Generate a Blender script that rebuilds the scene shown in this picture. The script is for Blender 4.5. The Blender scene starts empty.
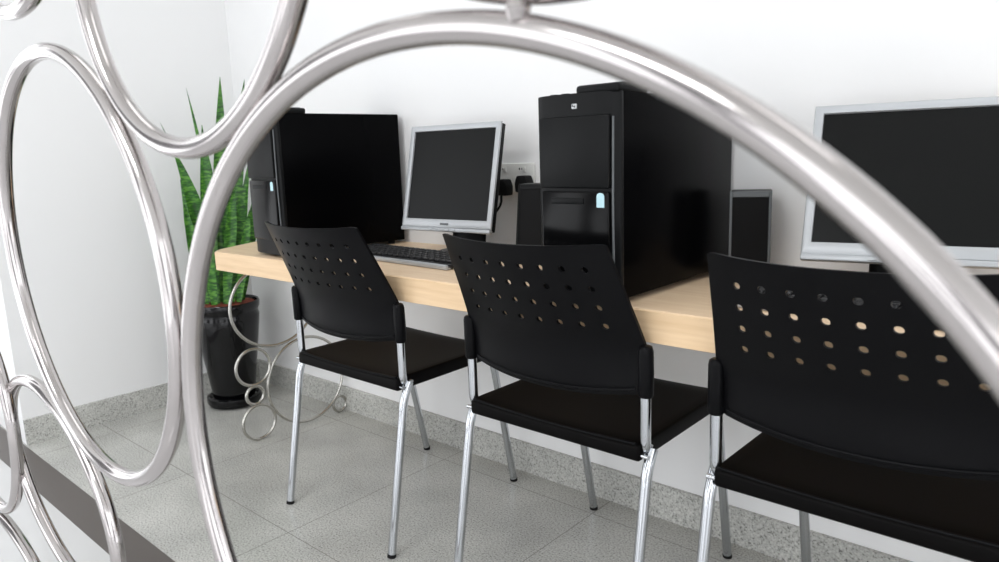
import bpy, bmesh, math, random
from mathutils import Vector, Matrix
from math import sin, cos, pi, radians
random.seed(7)
S = bpy.context.scene
COL = S.collection

# ------------------------------------------------------------------ materials
def lin(c):
    return tuple(((v/255)/12.92 if v/255 <= .04045 else ((v/255+.055)/1.055)**2.4) for v in c) + (1,)
def mat(name, rgb, rough=.5, metal=0, spec=.5, coat=0):
    m = bpy.data.materials.new(name); m.use_nodes = True
    b = m.node_tree.nodes['Principled BSDF']
    b.inputs['Base Color'].default_value = lin(rgb)
    b.inputs['Roughness'].default_value = rough
    b.inputs['Metallic'].default_value = metal
    b.inputs['Specular IOR Level'].default_value = spec
    b.inputs['Coat Weight'].default_value = coat
    return m
def N(m, t, **kw):
    n = m.node_tree.nodes.new(t)
    for k, v in kw.items(): setattr(n, k, v)
    return n
def L(m, a, b): m.node_tree.links.new(a, b)
def bsdf(m): return m.node_tree.nodes['Principled BSDF']
def noise_bump(m, scale, strength, dist=.002, detail=4):
    tc = N(m, 'ShaderNodeTexCoord'); n = N(m, 'ShaderNodeTexNoise'); b = N(m, 'ShaderNodeBump')
    n.inputs['Scale'].default_value = scale; n.inputs['Detail'].default_value = detail
    b.inputs['Strength'].default_value = strength; b.inputs['Distance'].default_value = dist
    L(m, tc.outputs['Object'], n.inputs['Vector']); L(m, n.outputs['Fac'], b.inputs['Height'])
    L(m, b.outputs['Normal'], bsdf(m).inputs['Normal'])
    return n
def ramp(m, stops):
    r = N(m, 'ShaderNodeValToRGB'); e = r.color_ramp.elements
    while len(e) < len(stops): e.new(.5)
    for i, (p, c) in enumerate(stops): e[i].position = p; e[i].color = lin(c)
    return r

M = {}
M['wall'] = mat('white_wall_paint', (240, 240, 240), .65, spec=.25); noise_bump(M['wall'], 60, .05, .001)
M['ceiling'] = mat('ceiling_paint', (240, 240, 238), .8)
def granite(name, grout):
    m = mat(name, (168, 168, 164), .22, spec=.4)
    tc = N(m, 'ShaderNodeTexCoord')
    n1 = N(m, 'ShaderNodeTexNoise'); n1.inputs['Scale'].default_value = 210; n1.inputs['Detail'].default_value = 3
    n2 = N(m, 'ShaderNodeTexNoise'); n2.inputs['Scale'].default_value = 4; n2.inputs['Detail'].default_value = 3
    L(m, tc.outputs['Object'], n1.inputs['Vector']); L(m, tc.outputs['Object'], n2.inputs['Vector'])
    r = ramp(m, [(.28, (118, 118, 114)), (.42, (184, 184, 179)), (.56, (203, 203, 198)), (.70, (220, 220, 215))])
    L(m, n1.outputs['Fac'], r.inputs['Fac'])
    r2 = ramp(m, [(.3, (226, 226, 226)), (.7, (255, 255, 255))]); L(m, n2.outputs['Fac'], r2.inputs['Fac'])
    mx = N(m, 'ShaderNodeMix', data_type='RGBA', blend_type='MULTIPLY'); mx.inputs['Factor'].default_value = 1
    L(m, r.outputs['Color'], mx.inputs[6]); L(m, r2.outputs['Color'], mx.inputs[7])
    col = mx.outputs[2]
    if grout:
        sp = N(m, 'ShaderNodeSeparateXYZ'); L(m, tc.outputs['Object'], sp.inputs[0])
        outs = []
        for ax, off in (('X', 1.348), ('Y', -.7054)):
            a = N(m, 'ShaderNodeMath', operation='SUBTRACT'); L(m, sp.outputs[ax], a.inputs[0]); a.inputs[1].default_value = off - 6.0 - .3
            b = N(m, 'ShaderNodeMath', operation='PINGPONG'); L(m, a.outputs[0], b.inputs[0]); b.inputs[1].default_value = .3
            c = N(m, 'ShaderNodeMath', operation='GREATER_THAN'); L(m, b.outputs[0], c.inputs[0]); c.inputs[1].default_value = .3 - .0012
            outs.append(c)
        mxm = N(m, 'ShaderNodeMath', operation='MAXIMUM'); L(m, outs[0].outputs[0], mxm.inputs[0]); L(m, outs[1].outputs[0], mxm.inputs[1])
        mx2 = N(m, 'ShaderNodeMix', data_type='RGBA'); L(m, mxm.outputs[0], mx2.inputs['Factor'])
        L(m, col, mx2.inputs[6]); mx2.inputs[7].default_value = lin((138, 136, 131)); col = mx2.outputs[2]
    L(m, col, bsdf(m).inputs['Base Color'])
    return m
M['granite'] = granite('grey_granite_tile', True)
M['skirt'] = granite('grey_granite_skirting', False)
M['white_floor'] = mat('polished_white_tile', (208, 208, 208), .12)
M['strip'] = mat('dark_stone_strip', (88, 82, 78), .45); noise_bump(M['strip'], 40, .05)

m = M['wood'] = mat('pale_maple_laminate', (226, 196, 158), .38, spec=.35)
tc = N(m, 'ShaderNodeTexCoord'); mp = N(m, 'ShaderNodeMapping'); mp.inputs['Scale'].default_value = (1.5, 14, 14)
n = N(m, 'ShaderNodeTexNoise'); n.inputs['Scale'].default_value = 4; n.inputs['Detail'].default_value = 6
L(m, tc.outputs['Object'], mp.inputs[0]); L(m, mp.outputs[0], n.inputs['Vector'])
r = ramp(m, [(.3, (226, 196, 162)), (.7, (238, 212, 180))]); L(m, n.outputs['Fac'], r.inputs['Fac']); L(m, r.outputs['Color'], bsdf(m).inputs['Base Color'])
m = M['wood_edge'] = mat('maple_edging', (230, 196, 150), .4, spec=.3)
tc = N(m, 'ShaderNodeTexCoord'); mp = N(m, 'ShaderNodeMapping'); mp.inputs['Scale'].default_value = (2, 14, 30)
n = N(m, 'ShaderNodeTexNoise'); n.inputs['Scale'].default_value = 3; n.inputs['Detail'].default_value = 6
L(m, tc.outputs['Object'], mp.inputs[0]); L(m, mp.outputs[0], n.inputs['Vector'])
r = ramp(m, [(.3, (222, 190, 150)), (.7, (236, 207, 170))]); L(m, n.outputs['Fac'], r.inputs['Fac']); L(m, r.outputs['Color'], bsdf(m).inputs['Base Color'])

M['chrome'] = mat('chrome_tube', (196, 199, 203), .09, 1)
M['steel'] = mat('brushed_stainless', (188, 183, 182), .13, 1); noise_bump(M['steel'], 350, .03, .0005)
M['wire'] = mat('steel_rod', (188, 186, 180), .25, 1)
M['black'] = mat('black_plastic', (11, 11, 13), .36, spec=.10); noise_bump(M['black'], 900, .06, .0003)
M['seat'] = mat('black_seat_plastic', (7, 6, 6), .5, spec=.07); noise_bump(M['seat'], 700, .15, .0004)
M['rubber'] = mat('black_rubber', (18, 18, 19), .7, spec=.2)
M['case'] = mat('black_case_metal', (4, 4, 5), .25, spec=.035); noise_bump(M['case'], 500, .03, .0003)
M['bezel_black'] = mat('black_bezel_plastic', (13, 14, 15), .4, spec=.14); noise_bump(M['bezel_black'], 800, .08, .0003)
M['gloss'] = mat('gloss_black_plastic', (8, 8, 9), .18, spec=.15)
M['silver'] = mat('silver_plastic', (178, 181, 184), .35, .3)
M['screen'] = mat('dark_screen', (16, 17, 17), .28, spec=.13)
M['mesh'] = mat('speaker_mesh', (13, 13, 14), .75, spec=.2); noise_bump(M['mesh'], 1500, .3, .0005)
M['speaker'] = mat('speaker_grey', (92, 96, 98), .4)
M['socket'] = mat('socket_plastic', (228, 228, 224), .35)
M['sticker'] = mat('pale_blue_sticker', (190, 226, 234), .4)
M['logo'] = mat('silver_logo', (190, 192, 194), .3, .5)
M['key'] = mat('black_keycap', (24, 24, 26), .5); 
M['pot'] = mat('black_glazed_ceramic', (6, 6, 8), .07, spec=.35)
M['mulch'] = mat('red_mulch', (120, 52, 36), .9)
m = M['mulch']; n = noise_bump(m, 60, .6, .01)
r = ramp(m, [(.3, (70, 30, 22)), (.7, (160, 78, 55))]); L(m, n.outputs['Fac'], r.inputs['Fac']); L(m, r.outputs['Color'], bsdf(m).inputs['Base Color'])
m = M['leaf'] = mat('snake_plant_leaf', (50, 105, 40), .38, spec=.4)
tc = N(m, 'ShaderNodeTexCoord'); mp = N(m, 'ShaderNodeMapping'); mp.inputs['Scale'].default_value = (22, 22, 70); w = N(m, 'ShaderNodeTexNoise'); w.inputs['Scale'].default_value = 1.6; w.inputs['Detail'].default_value = 3
L(m, tc.outputs['Object'], mp.inputs[0]); L(m, mp.outputs[0], w.inputs['Vector'])
r = ramp(m, [(.36, (26, 70, 22)), (.5, (52, 108, 34)), (.62, (92, 146, 54))]); L(m, w.outputs['Fac'], r.inputs['Fac']); L(m, r.outputs['Color'], bsdf(m).inputs['Base Color'])

# ------------------------------------------------------------------ helpers
def tag(o, label=None, cat=None, group=None, kind=None):
    if label: o['label'] = label
    if cat: o['category'] = cat
    if group: o['group'] = group
    if kind: o['kind'] = kind
    return o
def thing(name, label, cat, loc=(0, 0, 0), rz=0, group=None):
    o = bpy.data.objects.new(name, None); COL.objects.link(o); o.empty_display_size = .05
    o.location = loc; o.rotation_euler = (0, 0, rz)
    return tag(o, label, cat, group)
def obj(name, bm, m, parent=None, smooth=True, angle=40):
    me = bpy.data.meshes.new(name)
    bmesh.ops.recalc_face_normals(bm, faces=bm.faces)
    bm.to_mesh(me); bm.free()
    me.materials.append(M[m] if isinstance(m, str) else m)
    if smooth:
        for p in me.polygons: p.use_smooth = True
        try: me.set_sharp_from_angle(angle=radians(angle))
        except Exception: pass
    o = bpy.data.objects.new(name, me); COL.objects.link(o)
    if parent: o.parent = parent
    return o
def struct(name, bm, m, label, cat):
    o = obj(name, bm, m, None, False); return tag(o, label, cat, None, 'structure')
def box(bm, x0, x1, y0, y1, z0, z1, bev=0, seg=2, rot=None):
    r = bmesh.ops.create_cube(bm, size=1)
    vs = r['verts']
    for v in vs: v.co = Vector(((x0+x1)/2+v.co.x*(x1-x0), (y0+y1)/2+v.co.y*(y1-y0), (z0+z1)/2+v.co.z*(z1-z0)))
    if bev:
        es = list({e for v in vs for e in v.link_edges})
        out = bmesh.ops.bevel(bm, geom=es, offset=bev, segments=seg, profile=.5, affect='EDGES')
    return bm
def BX(*a, **k): return box(bmesh.new(), *a, **k)
def smooth_path(pts, rad=.04, n=6):
    """polyline with rounded corners"""
    P = [Vector(p) for p in pts]; out = [P[0]]
    for i in range(1, len(P)-1):
        a, b, c = P[i-1], P[i], P[i+1]
        d1 = min(rad, (a-b).length*.48); d2 = min(rad, (c-b).length*.48)
        s = b+(a-b).normalized()*d1; e = b+(c-b).normalized()*d2
        for k in range(n+1):
            t = k/n; out.append(s*(1-t)**2+b*2*t*(1-t)+e*t*t)
    out.append(P[-1]); return out
def tube(bm, pts, r, seg=16, closed=False, caps=True):
    P = [Vector(p) for p in pts]; n = len(P); rings = []
    prev = None
    for i, p in enumerate(P):
        if closed: t = (P[(i+1) % n]-P[i-1]).normalized()
        else: t = (P[min(i+1, n-1)]-P[max(i-1, 0)]).normalized()
        if prev is None:
            u = t.orthogonal().normalized()
        else:
            u = (prev-t*prev.dot(t)).normalized()
        prev = u; v = t.cross(u)
        rr = r[i] if isinstance(r, (list, tuple)) else r
        rings.append([bm.verts.new(p+(u*cos(2*pi*k/seg)+v*sin(2*pi*k/seg))*rr) for k in range(seg)])
    for i in range(n if closed else n-1):
        a, b = rings[i], rings[(i+1) % n]
        off = 0
        if closed and i == n-1:
            best = min(range(seg), key=lambda o: sum((a[k].co-b[(k+o) % seg].co).length for k in range(0, seg, 4))); off = best
        for k in range(seg):
            bm.faces.new((a[k], a[(k+1) % seg], b[(k+1+off) % seg], b[(k+off) % seg]))
    if caps and not closed:
        bm.faces.new(rings[0][::-1]); bm.faces.new(rings[-1])
    return bm
def TU(*a, **k): return tube(bmesh.new(), *a, **k)
def lathe(prof, seg=48, c=(0, 0, 0)):
    bm = bmesh.new(); rings = []
    for r, z in prof:
        if r < 1e-5: rings.append([bm.verts.new((c[0], c[1], c[2]+z))])
        else: rings.append([bm.verts.new((c[0]+r*cos(2*pi*k/seg), c[1]+r*sin(2*pi*k/seg), c[2]+z)) for k in range(seg)])
    for a, b in zip(rings, rings[1:]):
        for k in range(seg):
            k2 = (k+1) % seg
            if len(a) == 1 and len(b) == 1: continue
            if len(a) == 1: bm.faces.new((a[0], b[k], b[k2]))
            elif len(b) == 1: bm.faces.new((a[k], a[k2], b[0]))
            else: bm.faces.new((a[k], a[k2], b[k2], b[k]))
    return bm
def prism(poly, z0, z1, bev=0):
    bm = bmesh.new()
    a = [bm.verts.new((x, y, z0)) for x, y in poly]; b = [bm.verts.new((x, y, z1)) for x, y in poly]
    n = len(poly)
    bm.faces.new(a[::-1]); bm.faces.new(b)
    for i in range(n): bm.faces.new((a[i], a[(i+1) % n], b[(i+1) % n], b[i]))
    if bev: bmesh.ops.bevel(bm, geom=bm.edges[:], offset=bev, segments=2, profile=.5, affect='EDGES')
    return bm
def copy_tree(o, parent=None):
    c = o.copy(); COL.objects.link(c)
    if parent: c.parent = parent
    for ch in [x for x in S.objects if x.parent == o]: copy_tree(ch, c)
    return c

# ------------------------------------------------------------------ room shell
HB = .0976
struct('wall_back', BX(-.2, 6, 0, .15, 0, 2.8), 'wall', 'white painted wall behind the desk', 'wall')
struct('wall_left', BX(-1.6, 0, -.965, .15, 0, 2.8), 'wall', 'white painted wall behind the plant, on the left', 'wall')
struct('floor', BX(-1.6, 6, -.972, 0, -.1, 0), 'granite', 'grey speckled granite tile floor under the chairs', 'floor')
struct('floor_front', BX(-1.6, 6, -5, -1.068, -.1, 0), 'white_floor', 'glossy white floor in front of the dark strip', 'floor')
struct('trim_1', BX(-1.6, 6, -1.068, -.972, -.1, .001), 'strip', 'dark brown stone strip between grey and white floor', 'floor strip')
struct('ceiling', BX(-1.6, 6, -5, .15, 2.8, 2.9), 'ceiling', 'white ceiling', 'ceiling')
struct('baseboard_back', BX(0, 6, -.012, 0, 0, HB), 'skirt', 'grey granite skirting along the desk wall', 'baseboard')
struct('baseboard_left', BX(0, .012, -.965, -.012, 0, HB), 'skirt', 'grey granite skirting along the left wall', 'baseboard')

# ------------------------------------------------------------------ desk
DZ = .7152; T = .063
dk = thing('desk', 'long pale maple desk running along the white wall', 'desk', (.7, 0, 0))
def dpoly(y0): return [(-.30, 0), (-.155, -.26), (-.058, -.455), (-.04, -.480), (-.012, y0), (3.1, y0), (3.1, 0)]
obj('worktop', prism(dpoly(-.501), DZ-T+.002, DZ, .002), 'wood', dk, False)
obj('front_edging', BX(-.012, 3.1, -.504, -.5005, DZ-T, DZ-.002, bev=.001), 'wood_edge', dk, False)
obj('wall_batten', BX(.05, 3.1, -.04, -.001, DZ-T-.05, DZ-T+.002), 'wood_edge', dk, False)

# ------------------------------------------------------------------ ring stand under the desk end
def ring_bm(c, a, b, ang, plane, r, n=96, seg=12):
    pts = []
    for k in range(n):
        t = 2*pi*k/n; u = a*cos(t)*cos(ang)-b*sin(t)*sin(ang); v = a*cos(t)*sin(ang)+b*sin(t)*cos(ang)
        pts.append((c[0]+u, c[1], c[2]+v) if plane == 'xz' else (c[0], c[1]+u, c[2]+v))
    return tube(bmesh.new(), pts, r, seg, closed=True)
rs = thing('ring_stand', 'thin steel stand of linked wire rings beside the black plant pot', 'stand', (.68, -.22, 0))
for y, z, r in ((-.295, .4925, .172), (-.184, .1765, .166), (-.400, .279, .067), (-.403, .174, .034), (-.396, .0695, .0645), (-.042, .036, .031)):
    obj('ring', ring_bm((0, y+.22, z), r, .153 if z > .4 else r, 0, 'yz', .0055), 'wire', rs)

# ------------------------------------------------------------------ computer towers
def tower(h, loc, rz, label, W=.192, Dp=.49):
    t = thing('computer_tower', label, 'computer', loc, rz, 'black computer towers on the desk')
    z0 = .012
    # origin: front right bottom corner of the case; extends -x and +y
    obj('case', BX(-W, 0, .012, Dp, z0, h, bev=.003), 'case', t)
    bm = bmesh.new()   # front moulding with a softly bowed face
    n = 12; prof = []
    for i in range(n+1):
        x = -W-.001+(W+.002)*i/n; s = abs(2*i/n-1); prof.append((x, -.006+.010*s**4))
    poly = prof+[(.001, .014), (-W-.001, .014)]
    obj('front_panel', prism(poly, z0-.004, h+.002, .003), 'bezel_black', t)
    obj('drive_door', BX(-W+.012, -.017, -.011, .0, h*.56, h*.90, bev=.004), 'bezel_black', t)
    obj('lower_flap', BX(-W+.014, -.018, -.0105, .0, h*.12, h*.545, bev=.004), 'gloss', t)
    f = obj('flap_grip', BX(-W+.04, -.075, -.0125, -.008, h*.485, h*.515, bev=.0015), 'bezel_black', t)
    obj('edge_strip', TU([(-.0125, -.002, h*.1), (-.0125, -.004, h*.5), (-.0125, -.002, h*.89)], .0022, 8), 'speaker', t)
    bm = BX(-W*.5, .001, -.004, .105, h-.002, h+.016, bev=.007, seg=3)
    hp = obj('top_tray', bm, 'bezel_black', t)
    obj('tray_lip', BX(-W*.46, -.006, .02, .09, h+.0155, h+.0175, bev=.001), 'bezel_black', hp)
    for x in (-W+.035, -W+.062): obj('top_button', BX(x-.008, x+.008, .008, .02, h+.001, h+.0045, bev=.001), 'gloss', t)
    # badge: small rounded plate with the two letters raised on it
    bx, bz = -W*.5, h*.945
    bg = obj('badge', BX(bx-.006, bx+.006, -.0085, -.004, bz-.005, bz+.005, bev=.0015), 'logo', t)
    lt = bmesh.new()
    box(lt, bx-.0035, bx-.0027, -.0091, -.008, bz-.0012, bz+.0036); box(lt, bx-.0035, bx-.0008, -.0091, -.008, bz+.0004, bz+.0012); box(lt, bx-.0015, bx-.0007, -.0091, -.008, bz-.0012, bz+.0010)
    box(lt, bx+.0007, bx+.0015, -.0091, -.008, bz-.0036, bz+.0012); box(lt, bx+.0007, bx+.0034, -.0091, -.008, bz+.0004, bz+.0012); box(lt, bx+.0027, bx+.0034, -.0091, -.008, bz-.0012, bz+.001); box(lt, bx+.0007, bx+.0034, -.0091, -.008, bz-.0014, bz-.0007)
    obj('badge_lettering', lt, 'gloss', bg, False)
    sx, sz = -.036, h*.505
    poly = [(-.0085, -.0135), (.0085, -.0135), (.0085, .008)]+[(.0085*cos(a), .008+.0065*sin(a)) for a in (pi*.2, pi*.4, pi*.6, pi*.8)]+[(-.0085, .008)]
    bm = prism(poly, 0, .0009)
    for v in bm.verts: v.co = Vector((sx+v.co.x, -.0105-v.co.z, sz+v.co.y))
    st = obj('sticker', bm, 'sticker', t, False); st['label'] = 'pale blue sticker'
    for x in (-W+.025, -.025):
        for y in (.05, Dp-.04): obj('foot', lathe([(0, 0), (.011, 0), (.012, .004), (.012, z0+.001), (0, z0+.001)], 20, (x, y, 0)), 'rubber', t)
    return t
tower(.403, (2.298, -.510, DZ), 0, 'large black computer tower with pale blue sticker, behind the middle chair')
tower(.437, (1.084, -.473, DZ), -.084, 'black computer tower at the left end of the desk, next to the plant', .205, .448)

# ------------------------------------------------------------------ monitors
def monitor(c, yaw, tilt, label):
    W, H = .345, .311
    n = Vector((sin(yaw), -cos(yaw), 0))
    base = Vector((c[0], c[1], DZ))-n*.075
    t = thing('monitor', label, 'monitor', base, yaw, 'silver framed flat monitors')
    cz = c[2]-DZ
    R_ = Matrix.Rotation(-tilt, 4, 'X'); off = Vector((0, -.075, cz))
    def fix(bm):
        for v in bm.verts: v.co = off+(R_ @ v.co)
        return bm
    b = .017; bb = .034
    # frame as four mitred bars
    bm = bmesh.new()
    outer = [(-W/2, -H/2+.010), (W/2, -H/2+.010), (W/2, H/2), (-W/2, H/2)]
    inner = [(-W/2+b, -H/2+bb), (W/2-b, -H/2+bb), (W/2-b, H/2-b), (-W/2+b, H/2-b)]
    def ringv(p, y): return [bm.verts.new((x, y, z)) for x, z in p]
    o0, o1, i0, i1 = ringv(outer, 0), ringv(outer, .007), ringv(inner, .0), ringv(inner, .008)
    for k in range(4):
        j = (k+1) % 4
        bm.faces.new((o0[k], o0[j], i0[j], i0[k])); bm.faces.new((o0[k], o1[k], o1[j], o0[j])); bm.faces.new((i0[k], i0[j], i1[j], i1[k])); bm.faces.new((o1[k], i1[k], i1[j], o1[j]))
    bmesh.ops.recalc_face_normals(bm, faces=bm.faces)
    bmesh.ops.bevel(bm, geom=[e for e in bm.edges if abs(e.verts[0].co.y) < 1e-6 and abs(e.verts[1].co.y) < 1e-6], offset=.003, segments=2, profile=.5, affect='EDGES')
    fr = obj('frame', fix(bm), 'silver', t)
    obj('screen', fix(BX(-W/2+b-.002, W/2-b+.002, .006, .012, -H/2+bb-.002, H/2-b+.002)), 'screen', t, False)
    lip = obj('control_bar', fix(BX(-W/2, W/2, -.003, .012, -H/2-.002, -H/2+.0095, bev=.003)), 'silver', t)
    for k in range(5): obj('button', fix(BX(-.05+k*.022-.008, -.05+k*.022+.008, -.0055, -.001, -H/2+.0005, -H/2+.0065, bev=.0012)), 'silver', lip)
    obj('badge', fix(BX(-.016, .016, -.001, .002, -H/2+.017, -H/2+.023, bev=.0005)), 'speaker', fr)
    bm = bmesh.new(); box(bm, -W/2+.003, W/2-.002, .0065, .026, -H/2+.004, H/2-.003, bev=.003); box(bm, -W*.36, W*.36, .025, .052, -H*.38, H*.38, bev=.012, seg=3)
    obj('back_shell', fix(bm), 'bezel_black', t)
    top = off+(R_ @ Vector((0, .055, -H*.15)))
    bm = TU(smooth_path([(0, .0, .012), (0, .012, top.z*.6), (0, top.y, top.z)], .03), .022, 16)
    for v in bm.verts: v.co.x *= 2.9
    obj('neck', bm, 'bezel_black', t)
    bm = lathe([(0, 0), (.10, 0), (.102, .004), (.096, .011), (.03, .02), (0, .02)], 40)
    for v in bm.verts: v.co.y *= .85
    obj('foot', bm, 'bezel_black', t)
    return t
monitor((1.524, -.195, .948), .062, .217, 'silver framed monitor with dark screen between the two computer towers')
monitor((2.713, -.198, .941), .19, .42, 'large silver monitor with dark screen at the right, behind the steel ring')

# ------------------------------------------------------------------ keyboard
kb = thing('keyboard', 'black keyboard with silver front edge below the left monitor', 'keyboard', (1.4415, -.288, DZ), radians(-3.4))
KW, KD = .505, .145
bm = BX(-KW/2, KW/2, -KD/2, KD/2, 0, .010, bev=.002)
for v in bm.verts: v.co.z += .004+(v.co.y+KD/2)*.045
obj('body', bm, 'key', kb)
bm = BX(-KW/2, KW/2, -KD/2-.006, -KD/2+.012, .001, .014, bev=.003); obj('front_strip', bm, 'silver', kb)
bm = BX(-KW/2, KW/2, KD/2-.004, KD/2+.003, .006, .021, bev=.002); obj('back_strip', bm, 'silver', kb)
for x in (-.19, .19): obj('foot', BX(x-.015, x+.015, KD/2-.03, KD/2-.01, 0, .010), 'rubber', kb, False)
kme = None
for r_ in range(5):
    for k in range(19):
        x = -KW/2+.0195+k*.0259; y = -KD/2+.028+r_*.0222
        if kme is None:
            o = obj('key', BX(-.0106, .0106, -.0092, .0092, 0, .007, bev=.0018, seg=1), 'key', kb); kme = o.data
        else:
            o = bpy.data.objects.new('key', kme); COL.objects.link(o); o.parent = kb
        o.location = (x, y, .0135+(y+KD/2)*.045)

kb['group'] = 'black keyboards on the desk'
kb2 = copy_tree(kb); kb2.location = (2.725, -.318, DZ); kb2.rotation_euler = (0, 0, .03)
kb2['label'] = 'black keyboard showing only through the holes of the right-hand chair back'

# ------------------------------------------------------------------ speakers
def speaker(loc, rz, label, tiltback=0, h=.197, fm='speaker'):
    t = thing('speaker', label, 'speaker', loc, rz, 'slim black desktop speakers')
    w, d = .088, .075
    def fix(bm):
        for v in bm.verts: v.co.y += v.co.z*tiltback
        return bm
    obj('cabinet', fix(BX(-w/2, w/2, .004, d, .006, h, bev=.004)), 'bezel_black', t)
    fr = bmesh.new()
    for a in ((-w/2, -w/2+.006, .004, h), (w/2-.006, w/2, .004, h), (-w/2+.006, w/2-.006, h-.013, h), (-w/2+.006, w/2-.006, .004, .016)): box(fr, a[0], a[1], -.004, .006, a[2], a[3], bev=.001, seg=1)
    obj('front_frame', fix(fr), fm, t)
    obj('grille', fix(BX(-w/2+.005, w/2-.005, -.002, .005, .015, h-.012)), 'mesh', t, False)
    obj('foot', BX(-w/2+.004, w/2-.004, .0, d-.005, 0, .008), 'rubber', t, False)
    return t
speaker((2.386, -.118, DZ), .36, 'slim desktop speaker with grey rim, to the right of the large tower')
speaker((1.818, -.19, DZ), .4, 'slim black desktop speaker below the wall socket', .25, .212, 'bezel_black')

# ------------------------------------------------------------------ wall socket and plugs
sk = thing('wall_socket', 'white double power socket on the wall behind the left monitor', 'socket', (1.618, 0, .937))
obj('face_plate', BX(-.073, .073, -.011, 0, -.044, .044, bev=.004), 'socket', sk)
for x in (-.045, .03):
    sw = obj('switch', BX(x-.005+.008, x+.005+.008, -.015, -.010, .018, .034, bev=.001), 'socket', sk)
    ho = bmesh.new(); box(ho, x-.012, x-.008, -.0118, -.0105, .024, .030); box(ho, x-.002, x+.0, -.0118, -.0105, .024, .030)
    obj('pin_slot', ho, 'rubber', sk, False)
def plug(x, z, label, path):
    t = thing('power_plug', label, 'plug', (x, -.011, z), 0, 'black plugs in the wall socket')
    bm = bmesh.new()
    vs = [(-.022, -.024), (.022, -.024), (.024, .004), (.016, .024), (-.016, .024), (-.024, .004)]
    bm = prism(vs, 0, .034, .004)
    for v in bm.verts: v.co = Vector((v.co.x, -v.co.z, v.co.y))
    obj('plug_body', bm, 'rubber', t)
    obj('cable', TU(smooth_path(path, .03), .0035, 10), 'rubber', t)
plug(1.588, .910, 'black plug with a looping cable in the left half of the socket', [(0, -.03, -.018), (.004, -.034, -.05), (-.03, -.036, -.085), (-.075, -.03, -.115), (-.11, -.012, -.158)])
plug(1.668, .921, 'black plug in the right half of the socket above the slim speaker', [(0, -.02, -.02), (.0, -.024, -.06), (.02, -.02, -.12), (.02, -.012, -.168)])

# ------------------------------------------------------------------ plant
pl = thing('potted_snake_plant', 'tall snake plant in a glossy black pot in the room corner', 'plant', (.215, -.245, 0))
obj('saucer', lathe([(0, .0), (.085, 0), (.105, .008), (.112, .022), (.110, .042), (.100, .046), (.09, .034), (0, .034)], 48), 'pot', pl)
obj('pot', lathe([(0, .034), (.082, .034), (.086, .05), (.098, .14), (.114, .25), (.127, .345), (.131, .385), (.127, .398), (.129, .408), (.134, .418), (.136, .438), (.132, .446), (.126, .442), (.122, .425), (0, .425)], 56), 'pot', pl)
bm = lathe([(.1235, .428), (.11, .437), (.06, .441), (0, .443)], 40); obj('mulch', bm, 'mulch', pl)
def leaf(b, tip, w, bow=(0, 0), twist=0., face=None):
    """upright sword leaf: a V-folded, tapering blade with thickness"""
    b = Vector(b); tip = Vector(tip); n = 18; bm = bmesh.new(); rows = []
    ax = (tip-b)
    f = Vector((1, -.9, 0)).normalized() if face is None else Vector((cos(face), sin(face), 0))
    for i in range(n+1):
        t = i/n; c = b+ax*t+Vector((bow[0], bow[1], 0))*sin(pi*t)
        ang = twist*t
        ff = Vector((f.x*cos(ang)-f.y*sin(ang), f.x*sin(ang)+f.y*cos(ang), 0))
        side = Vector((-ff.y, ff.x, 0))
        ww = w*(.55+.45*sin(min(t*1.6, 1)*pi/2))*(1 if t < .55 else max(.02, 1-((t-.55)/.45)**1.7))/2
        th = .0028*(1-.7*t)
        row = []
        for s, sg in ((-1, 1), (-.5, 1), (0, 1), (.5, 1), (1, 1), (.5, -1), (0, -1), (-.5, -1)):
            wv = .0035*sin(t*16+s*2)
            row.append(bm.verts.new(c+side*(s*ww)+ff*((abs(s)**1.5)*ww*.45+wv*abs(s)-(.0 if abs(s) == 1 else sg*-th))))
        rows.append(row)
    for a, c in zip(rows, rows[1:]):
        for k in range(8): bm.faces.new((a[k], a[(k+1) % 8], c[(k+1) % 8], c[k]))
    bm.faces.new(rows[0]); bm.faces.new(rows[-1][::-1])
    return bm
ox, oy = .215, -.245
LV = [ # base offset, tip (world), width, bow, twist
 ((.02, -.02), (.20, -.161, 1.352), .056, (0, 0), .2),
 ((.03, .03), (.22, -.066, 1.345), .060, (.0, -.02), .25),
 ((-.03, -.03), (.20, -.306, 1.306), .020, (.01, .03), .3),
 ((-.05, -.05), (.2, -.422, 1.172), .022, (.0, .05), .3),
 ((-.03, -.06), (.20, -.385, 1.075), .062, (.0, .045), .1),
 ((.03, -.05), (.235, -.275, 1.16), .054, (0, .0), .2),
 ((.06, .0), (.26, -.10, 1.02), .044, (0, 0), -.2),
 ((.07, -.03), (.30, -.20, .93), .046, (0, 0), .3),
 ((.05, .05), (.28, -.06, .99), .044, (0, 0), .1),
 ((.0, .05), (.19, -.13, 1.08), .050, (0, 0), .4),
 ((-.05, .02), (.13, -.22, 1.12), .050, (0, 0), .4),
 ((.05, -.07), (.29, -.33, .90), .048, (0, 0), -.2),
 ((.0, -.08), (.21, -.37, .86), .044, (0, 0), .5),
 ((.08, .02), (.33, -.16, .82), .040, (0, 0), .1),
 ((.0, .0), (.21, -.2, 1.0), .052, (0, 0), .9),
 ((-.06, -.04), (.12, -.33, .95), .046, (0, 0), -.3),
]
for bo, tp, w_, bw, tw in LV:
    obj('leaf', leaf((bo[0], bo[1], .446), (tp[0]-ox, tp[1]-oy, tp[2]), w_, bw, tw), 'leaf', pl, True, 60)

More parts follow.
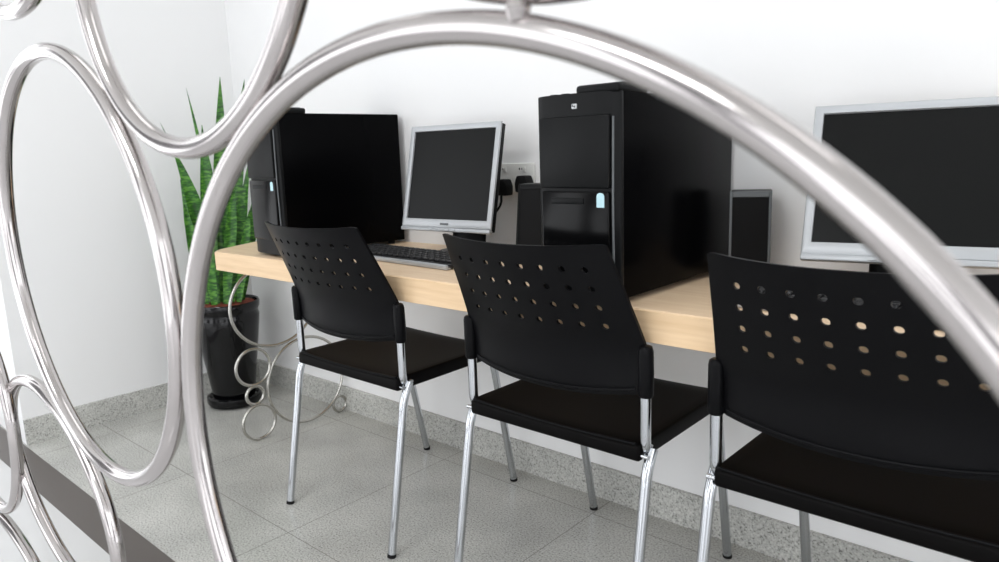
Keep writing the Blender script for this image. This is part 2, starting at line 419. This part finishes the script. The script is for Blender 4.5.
# ------------------------------------------------------------------ chairs
HWID = .229
def back_surface(s, z):
    k = s/HWID
    lean = .49*(math.sqrt((z-.635)**2+.03**2)+(z-.635))/2
    return -.507-lean-.042*(1-k*k)-(.0 if z > .56 else -(.56-z)*.25)
def make_back():
    bm = bmesh.new()
    px, pz = .0475, .038; hz = [.688, .726, .764, .802]
    X0, Z0 = -4*px, hz[0]-pz/2; X1, Z1 = 4*px, hz[-1]+pz/2
    pts = {}
    def V(s, z):
        key = (round(s, 5), round(z, 5))
        if key not in pts: pts[key] = bm.verts.new((s, 0, z))
        return pts[key]
    # hole cells
    for i in range(8):
        for zc in hz:
            xc = X0+px*(i+.5)
            B = []
            for k in range(3): B.append((xc-px/2+px*k/3, zc-pz/2))
            for k in range(3): B.append((xc+px/2, zc-pz/2+pz*k/3))
            for k in range(3): B.append((xc+px/2-px*k/3, zc+pz/2))
            for k in range(3): B.append((xc-px/2, zc+pz/2-pz*k/3))
            bv = [V(*b) for b in B]
            hv = []
            for b in B:
                a = math.atan2((b[1]-zc)*px/pz, b[0]-xc)
                hv.append(bm.verts.new((xc+.0072*cos(a), 0, zc+.0061*sin(a))))
            for k in range(12):
                bm.faces.new((bv[k], bv[(k+1) % 12], hv[(k+1) % 12], hv[k]))
    xs_in = [X0+px*k/3 for k in range(25)]
    xs = [-HWID, -HWID+.006, -.208]+xs_in+[.208, HWID-.006, HWID]
    zs_in = [Z0+pz*k/3 for k in range(13)]
    zlow = [.50+(Z0-.50)*k/9 for k in range(9)]
    zhigh = [Z1+(.85-Z1)*k/4 for k in range(1, 5)]
    zs = zlow+zs_in+zhigh
    for i in range(len(xs)-1):
        for j in range(len(zs)-1):
            xm, zm = (xs[i]+xs[i+1])/2, (zs[j]+zs[j+1])/2
            if X0 < xm < X1 and Z0 < zm < Z1: continue
            bm.faces.new((V(xs[i], zs[j]), V(xs[i+1], zs[j]), V(xs[i+1], zs[j+1]), V(xs[i], zs[j+1])))
    # warp the flat sheet: curved bottom edge, soft corners, lean and bow
    for v in bm.verts:
        s, z = v.co.x, v.co.z; k = abs(s)/HWID
        zb = .538+.018*k**2.2+(.012*max(0, (k-.92)/.08)**2)
        zt = .853-.008*(1-k*k)-.004*max(0, (k-.93)/.07)**2
        if z < Z0: z = zb+(z-.50)/(Z0-.50)*(Z0-zb)
        elif z > Z1: z = Z1+(z-Z1)/(.85-Z1)*(zt-Z1)
        v.co = Vector((s*(1-.115*max(0, (z-.64)/.21)*(k*k*.6+.4)), back_surface(s, z), z))
    bmesh.ops.recalc_face_normals(bm, faces=bm.faces)
    # thickness
    vs = bm.verts[:]; fs = bm.faces[:]; th = .007
    be = [e for e in bm.edges if len(e.link_faces) == 1]
    mp_ = {v: bm.verts.new(v.co+Vector((0, th, .0))) for v in vs}
    for f in fs: bm.faces.new([mp_[v] for v in f.verts][::-1])
    for e in be:
        a, b = e.verts; bm.faces.new((a, b, mp_[b], mp_[a]))
    return bm
def make_seat():
    bm = bmesh.new(); nx, ny = 16, 18; hw = .222; y0, y1 = -.532, -.118
    def prof(i, j, bottom):
        s = -1+2*i/nx; t = j/ny
        x = s*hw*(1-.02*t); y = y0+(y1-y0)*t+.012*(1-t)*(s*s-1)*-.0
        z = .460-.010*(1-s*s)*(.4+.6*math.sin(pi*min(1, t*1.05)))-.010*max(0, (t-.85)/.15)**2
        if t < .06: z -= .004*(1-t/.06)
        if bottom: z = .424-.010*max(0, (t-.85)/.15)**2
        return Vector((x, y, z))
    top = [[bm.verts.new(prof(i, j, False)) for j in range(ny+1)] for i in range(nx+1)]
    bot = [[bm.verts.new(prof(i, j, True)) for j in range(ny+1)] for i in range(nx+1)]
    for i in range(nx):
        for j in range(ny):
            bm.faces.new((top[i][j], top[i+1][j], top[i+1][j+1], top[i][j+1]))
            bm.faces.new((bot[i][j], bot[i][j+1], bot[i+1][j+1], bot[i+1][j]))
    for i in range(nx):
        bm.faces.new((top[i][0], bot[i][0], bot[i+1][0], top[i+1][0])); bm.faces.new((top[i][ny], top[i+1][ny], bot[i+1][ny], bot[i][ny]))
    for j in range(ny):
        bm.faces.new((top[0][j], top[0][j+1], bot[0][j+1], bot[0][j])); bm.faces.new((top[nx][j], bot[nx][j], bot[nx][j+1], top[nx][j+1]))
    bmesh.ops.recalc_face_normals(bm, faces=bm.faces)
    es = [e for e in bm.edges if len(e.link_faces) == 2 and e.link_faces[0].normal.angle(e.link_faces[1].normal) > .9]
    bmesh.ops.bevel(bm, geom=es, offset=.006, segments=3, profile=.5, affect='EDGES')
    return bm
def make_chair():
    t = thing('chair', '', 'chair', (0, -.5, 0))
    off = Vector((0, .5, 0))
    def sh(bm):
        for v in bm.verts: v.co += off
        return bm
    obj('seat', sh(make_seat()), 'seat', t)
    obj('seat_rim', sh(TU([(-.212+.0265*k, -.5255, .4565+.0015-.0055*(1-((k-8)/8)**2)) for k in range(17)], .003, 10)), 'black', t)
    obj('backrest', sh(make_back()), 'black', t)
    rim = []
    for k in range(25):
        x = -.205+.41*k/24; z = .538+.018*(abs(x)/HWID)**2.2+.012
        rim.append((x, back_surface(x, z)-.0005, z))
    obj('back_rim', sh(TU(rim, .0032, 10)), 'black', t)
    R = .0108
    for s in (-1, 1):
        obj('upright', sh(TU(smooth_path([(s*.226, -.515, .645), (s*.226, -.515, .437), (s*.206, -.47, .440), (s*.200, -.155, .437)], .03), R)), 'chrome', t)
        fl = obj('leg', sh(TU(smooth_path([(s*.203, -.40, .4375), (s*.203, -.165, .4375), (s*.203, -.148, .40), (s*.200, -.070, .008)], .035), R)), 'chrome', t)
        obj('foot_cap', sh(TU([(s*.200, -.0705, .009), (s*.200, -.0685, 0)], R+.0006)), 'rubber', fl)
        rl = obj('leg', sh(TU(smooth_path([(s*.233, -.500, .445), (s*.233, -.522, .405), (s*.234, -.593, .008)], .03), R)), 'chrome', t)
        obj('foot_cap', sh(TU([(s*.234, -.5925, .009), (s*.234, -.5945, 0)], R+.0006)), 'rubber', rl)
        obj('bolt', sh(TU([(s*.214, -.522, .436), (s*.238, -.524, .436)], .0045, 12)), 'chrome', rl)
        # socket of the backrest that slips over the upright
        obj('sleeve', sh(TU([(s*.227, -.515, .552), (s*.227, -.515, .556), (s*.227, -.515, .60), (s*.227, -.516, .642), (s*.227, -.517, .650), (s*.227, -.517, .653)], [.012, .0145, .0148, .0145, .0125, .008])), 'black', t)
    obj('crossbar', sh(TU([(-.2, -.22, .437), (.2, -.22, .437)], .009)), 'chrome', t)
    return t
ch = make_chair(); G = 'black chairs pulled up along the desk'
ch.location = (1.437, -.512, 0)
tag(ch, 'black chair farthest from the steel ring screen, beside the ring stand and plant', 'chair', G)
c2 = copy_tree(ch); c2.location = (2.136, -.510, 0)
tag(c2, 'middle black chair, in front of the large computer tower', 'chair', G)
c3 = copy_tree(ch); c3.location = (2.731, -.514, 0)
tag(c3, 'black chair at the right edge, in front of the large silver monitor', 'chair', G)

# ------------------------------------------------------------------ steel ring screen in the foreground
YS = -1.342
sc = thing('ring_screen', 'large shiny steel screen of welded rings in the foreground', 'screen', (2.2, YS, 0))
TR = .0103
CAM = Vector((3.0222, -1.6635, 1.0156))
def sring(cx, cz, a, b, ang, dy=0., r=TR):
    k = (YS+dy-CAM.y)/(YS-CAM.y)
    cx = CAM.x+(cx-CAM.x)*k; cz = CAM.z+(cz-CAM.z)*k
    obj('ring', ring_bm((cx-2.2, dy, cz), a*k, b*k, radians(ang), 'xz', r, 200, 20), 'steel', sc)
sring(2.682, .727, .391, .361, 157.3)
sring(2.001, .886, .287, .257, 135.2)
sring(2.358, 1.252, .227, .217, -129.9)
sring(1.78, .522, .227, .146, 162.6, .012)
sring(1.353, .557, .207, .207, 0)
sring(1.37, .168, .30, .157, 0)
sring(2.80, 1.1015+.23, .245, .23, 0)
sring(1.915, 1.2173+.275, .275, .275, 0)
sring(2.70, .188, .19, .177, 0)
for x, z in ((2.760, 1.0915),):
    obj('weld', lathe([(0, -.007), (.005, -.006), (.0075, 0), (.005, .006), (0, .007)], 12, (x-2.2, -.006, z)), 'steel', sc)

# ------------------------------------------------------------------ light
def area(name, loc, rot, sx, sy, e, col=(1, 1, 1)):
    d = bpy.data.lights.new(name, 'AREA'); d.shape = 'RECTANGLE'; d.size = sx; d.size_y = sy; d.energy = e; d.color = col
    o = bpy.data.objects.new(name, d); COL.objects.link(o); o.location = loc; o.rotation_euler = rot
    return o
area('ceiling_lamp', (1.2, -1.0, 2.78), (0, 0, 0), 1.2, .6, 4, (.97, .985, 1))
area('ceiling_lamp', (3.2, -1.0, 2.78), (0, 0, 0), 1.2, .6, 4, (.97, .985, 1))
area('ceiling_lamp', (2.2, -3.2, 2.78), (0, 0, 0), 1.2, .6, 30, (.97, .985, 1))
w = bpy.data.worlds.new('daylight'); S.world = w; w.use_nodes = True
nt = w.node_tree; bg = nt.nodes['Background']
# daylight from the open front; dark noise patches added for steel to reflect
tcw = nt.nodes.new('ShaderNodeTexCoord'); mpw = nt.nodes.new('ShaderNodeMapping'); mpw.inputs['Scale'].default_value = (2.2, 2.2, 1.0)
nw = nt.nodes.new('ShaderNodeTexNoise'); nw.inputs['Scale'].default_value = 1.7; nw.inputs['Detail'].default_value = 1.0
rw = nt.nodes.new('ShaderNodeValToRGB')
nt.links.new(tcw.outputs['Generated'], mpw.inputs[0]); nt.links.new(mpw.outputs[0], nw.inputs['Vector']); nt.links.new(nw.outputs['Fac'], rw.inputs['Fac'])
e = rw.color_ramp.elements; e[0].position = .44; e[0].color = (.10, .10, .105, 1); e[1].position = .54; e[1].color = (.95, .97, 1, 1)
nt.links.new(rw.outputs['Color'], bg.inputs['Color']); bg.inputs['Strength'].default_value = 2.9

# ------------------------------------------------------------------ camera
cd = bpy.data.cameras.new('camera'); cam = bpy.data.objects.new('camera', cd); COL.objects.link(cam)
Fv = Vector((-0.6565, 0.7332, -0.1772)).normalized(); Rv = Vector((0.7487, 0.6621, -0.034)); Rv = (Rv-Fv*Rv.dot(Fv)).normalized(); Uv = Rv.cross(Fv)
mw = Matrix((Rv, Uv, -Fv)).transposed().to_4x4(); mw.translation = CAM
cam.matrix_world = mw
cd.sensor_width = 36; cd.lens = 36*716.51/999; cd.clip_start = .02
cd.dof.use_dof = True; cd.dof.focus_distance = 1.75; cd.dof.aperture_fstop = 6.5
S.camera = cam
S.view_settings.view_transform = 'Standard'; S.view_settings.look = 'None'; S.view_settings.gamma = 1; S.view_settings.use_curve_mapping = False
S.view_settings.exposure = .03
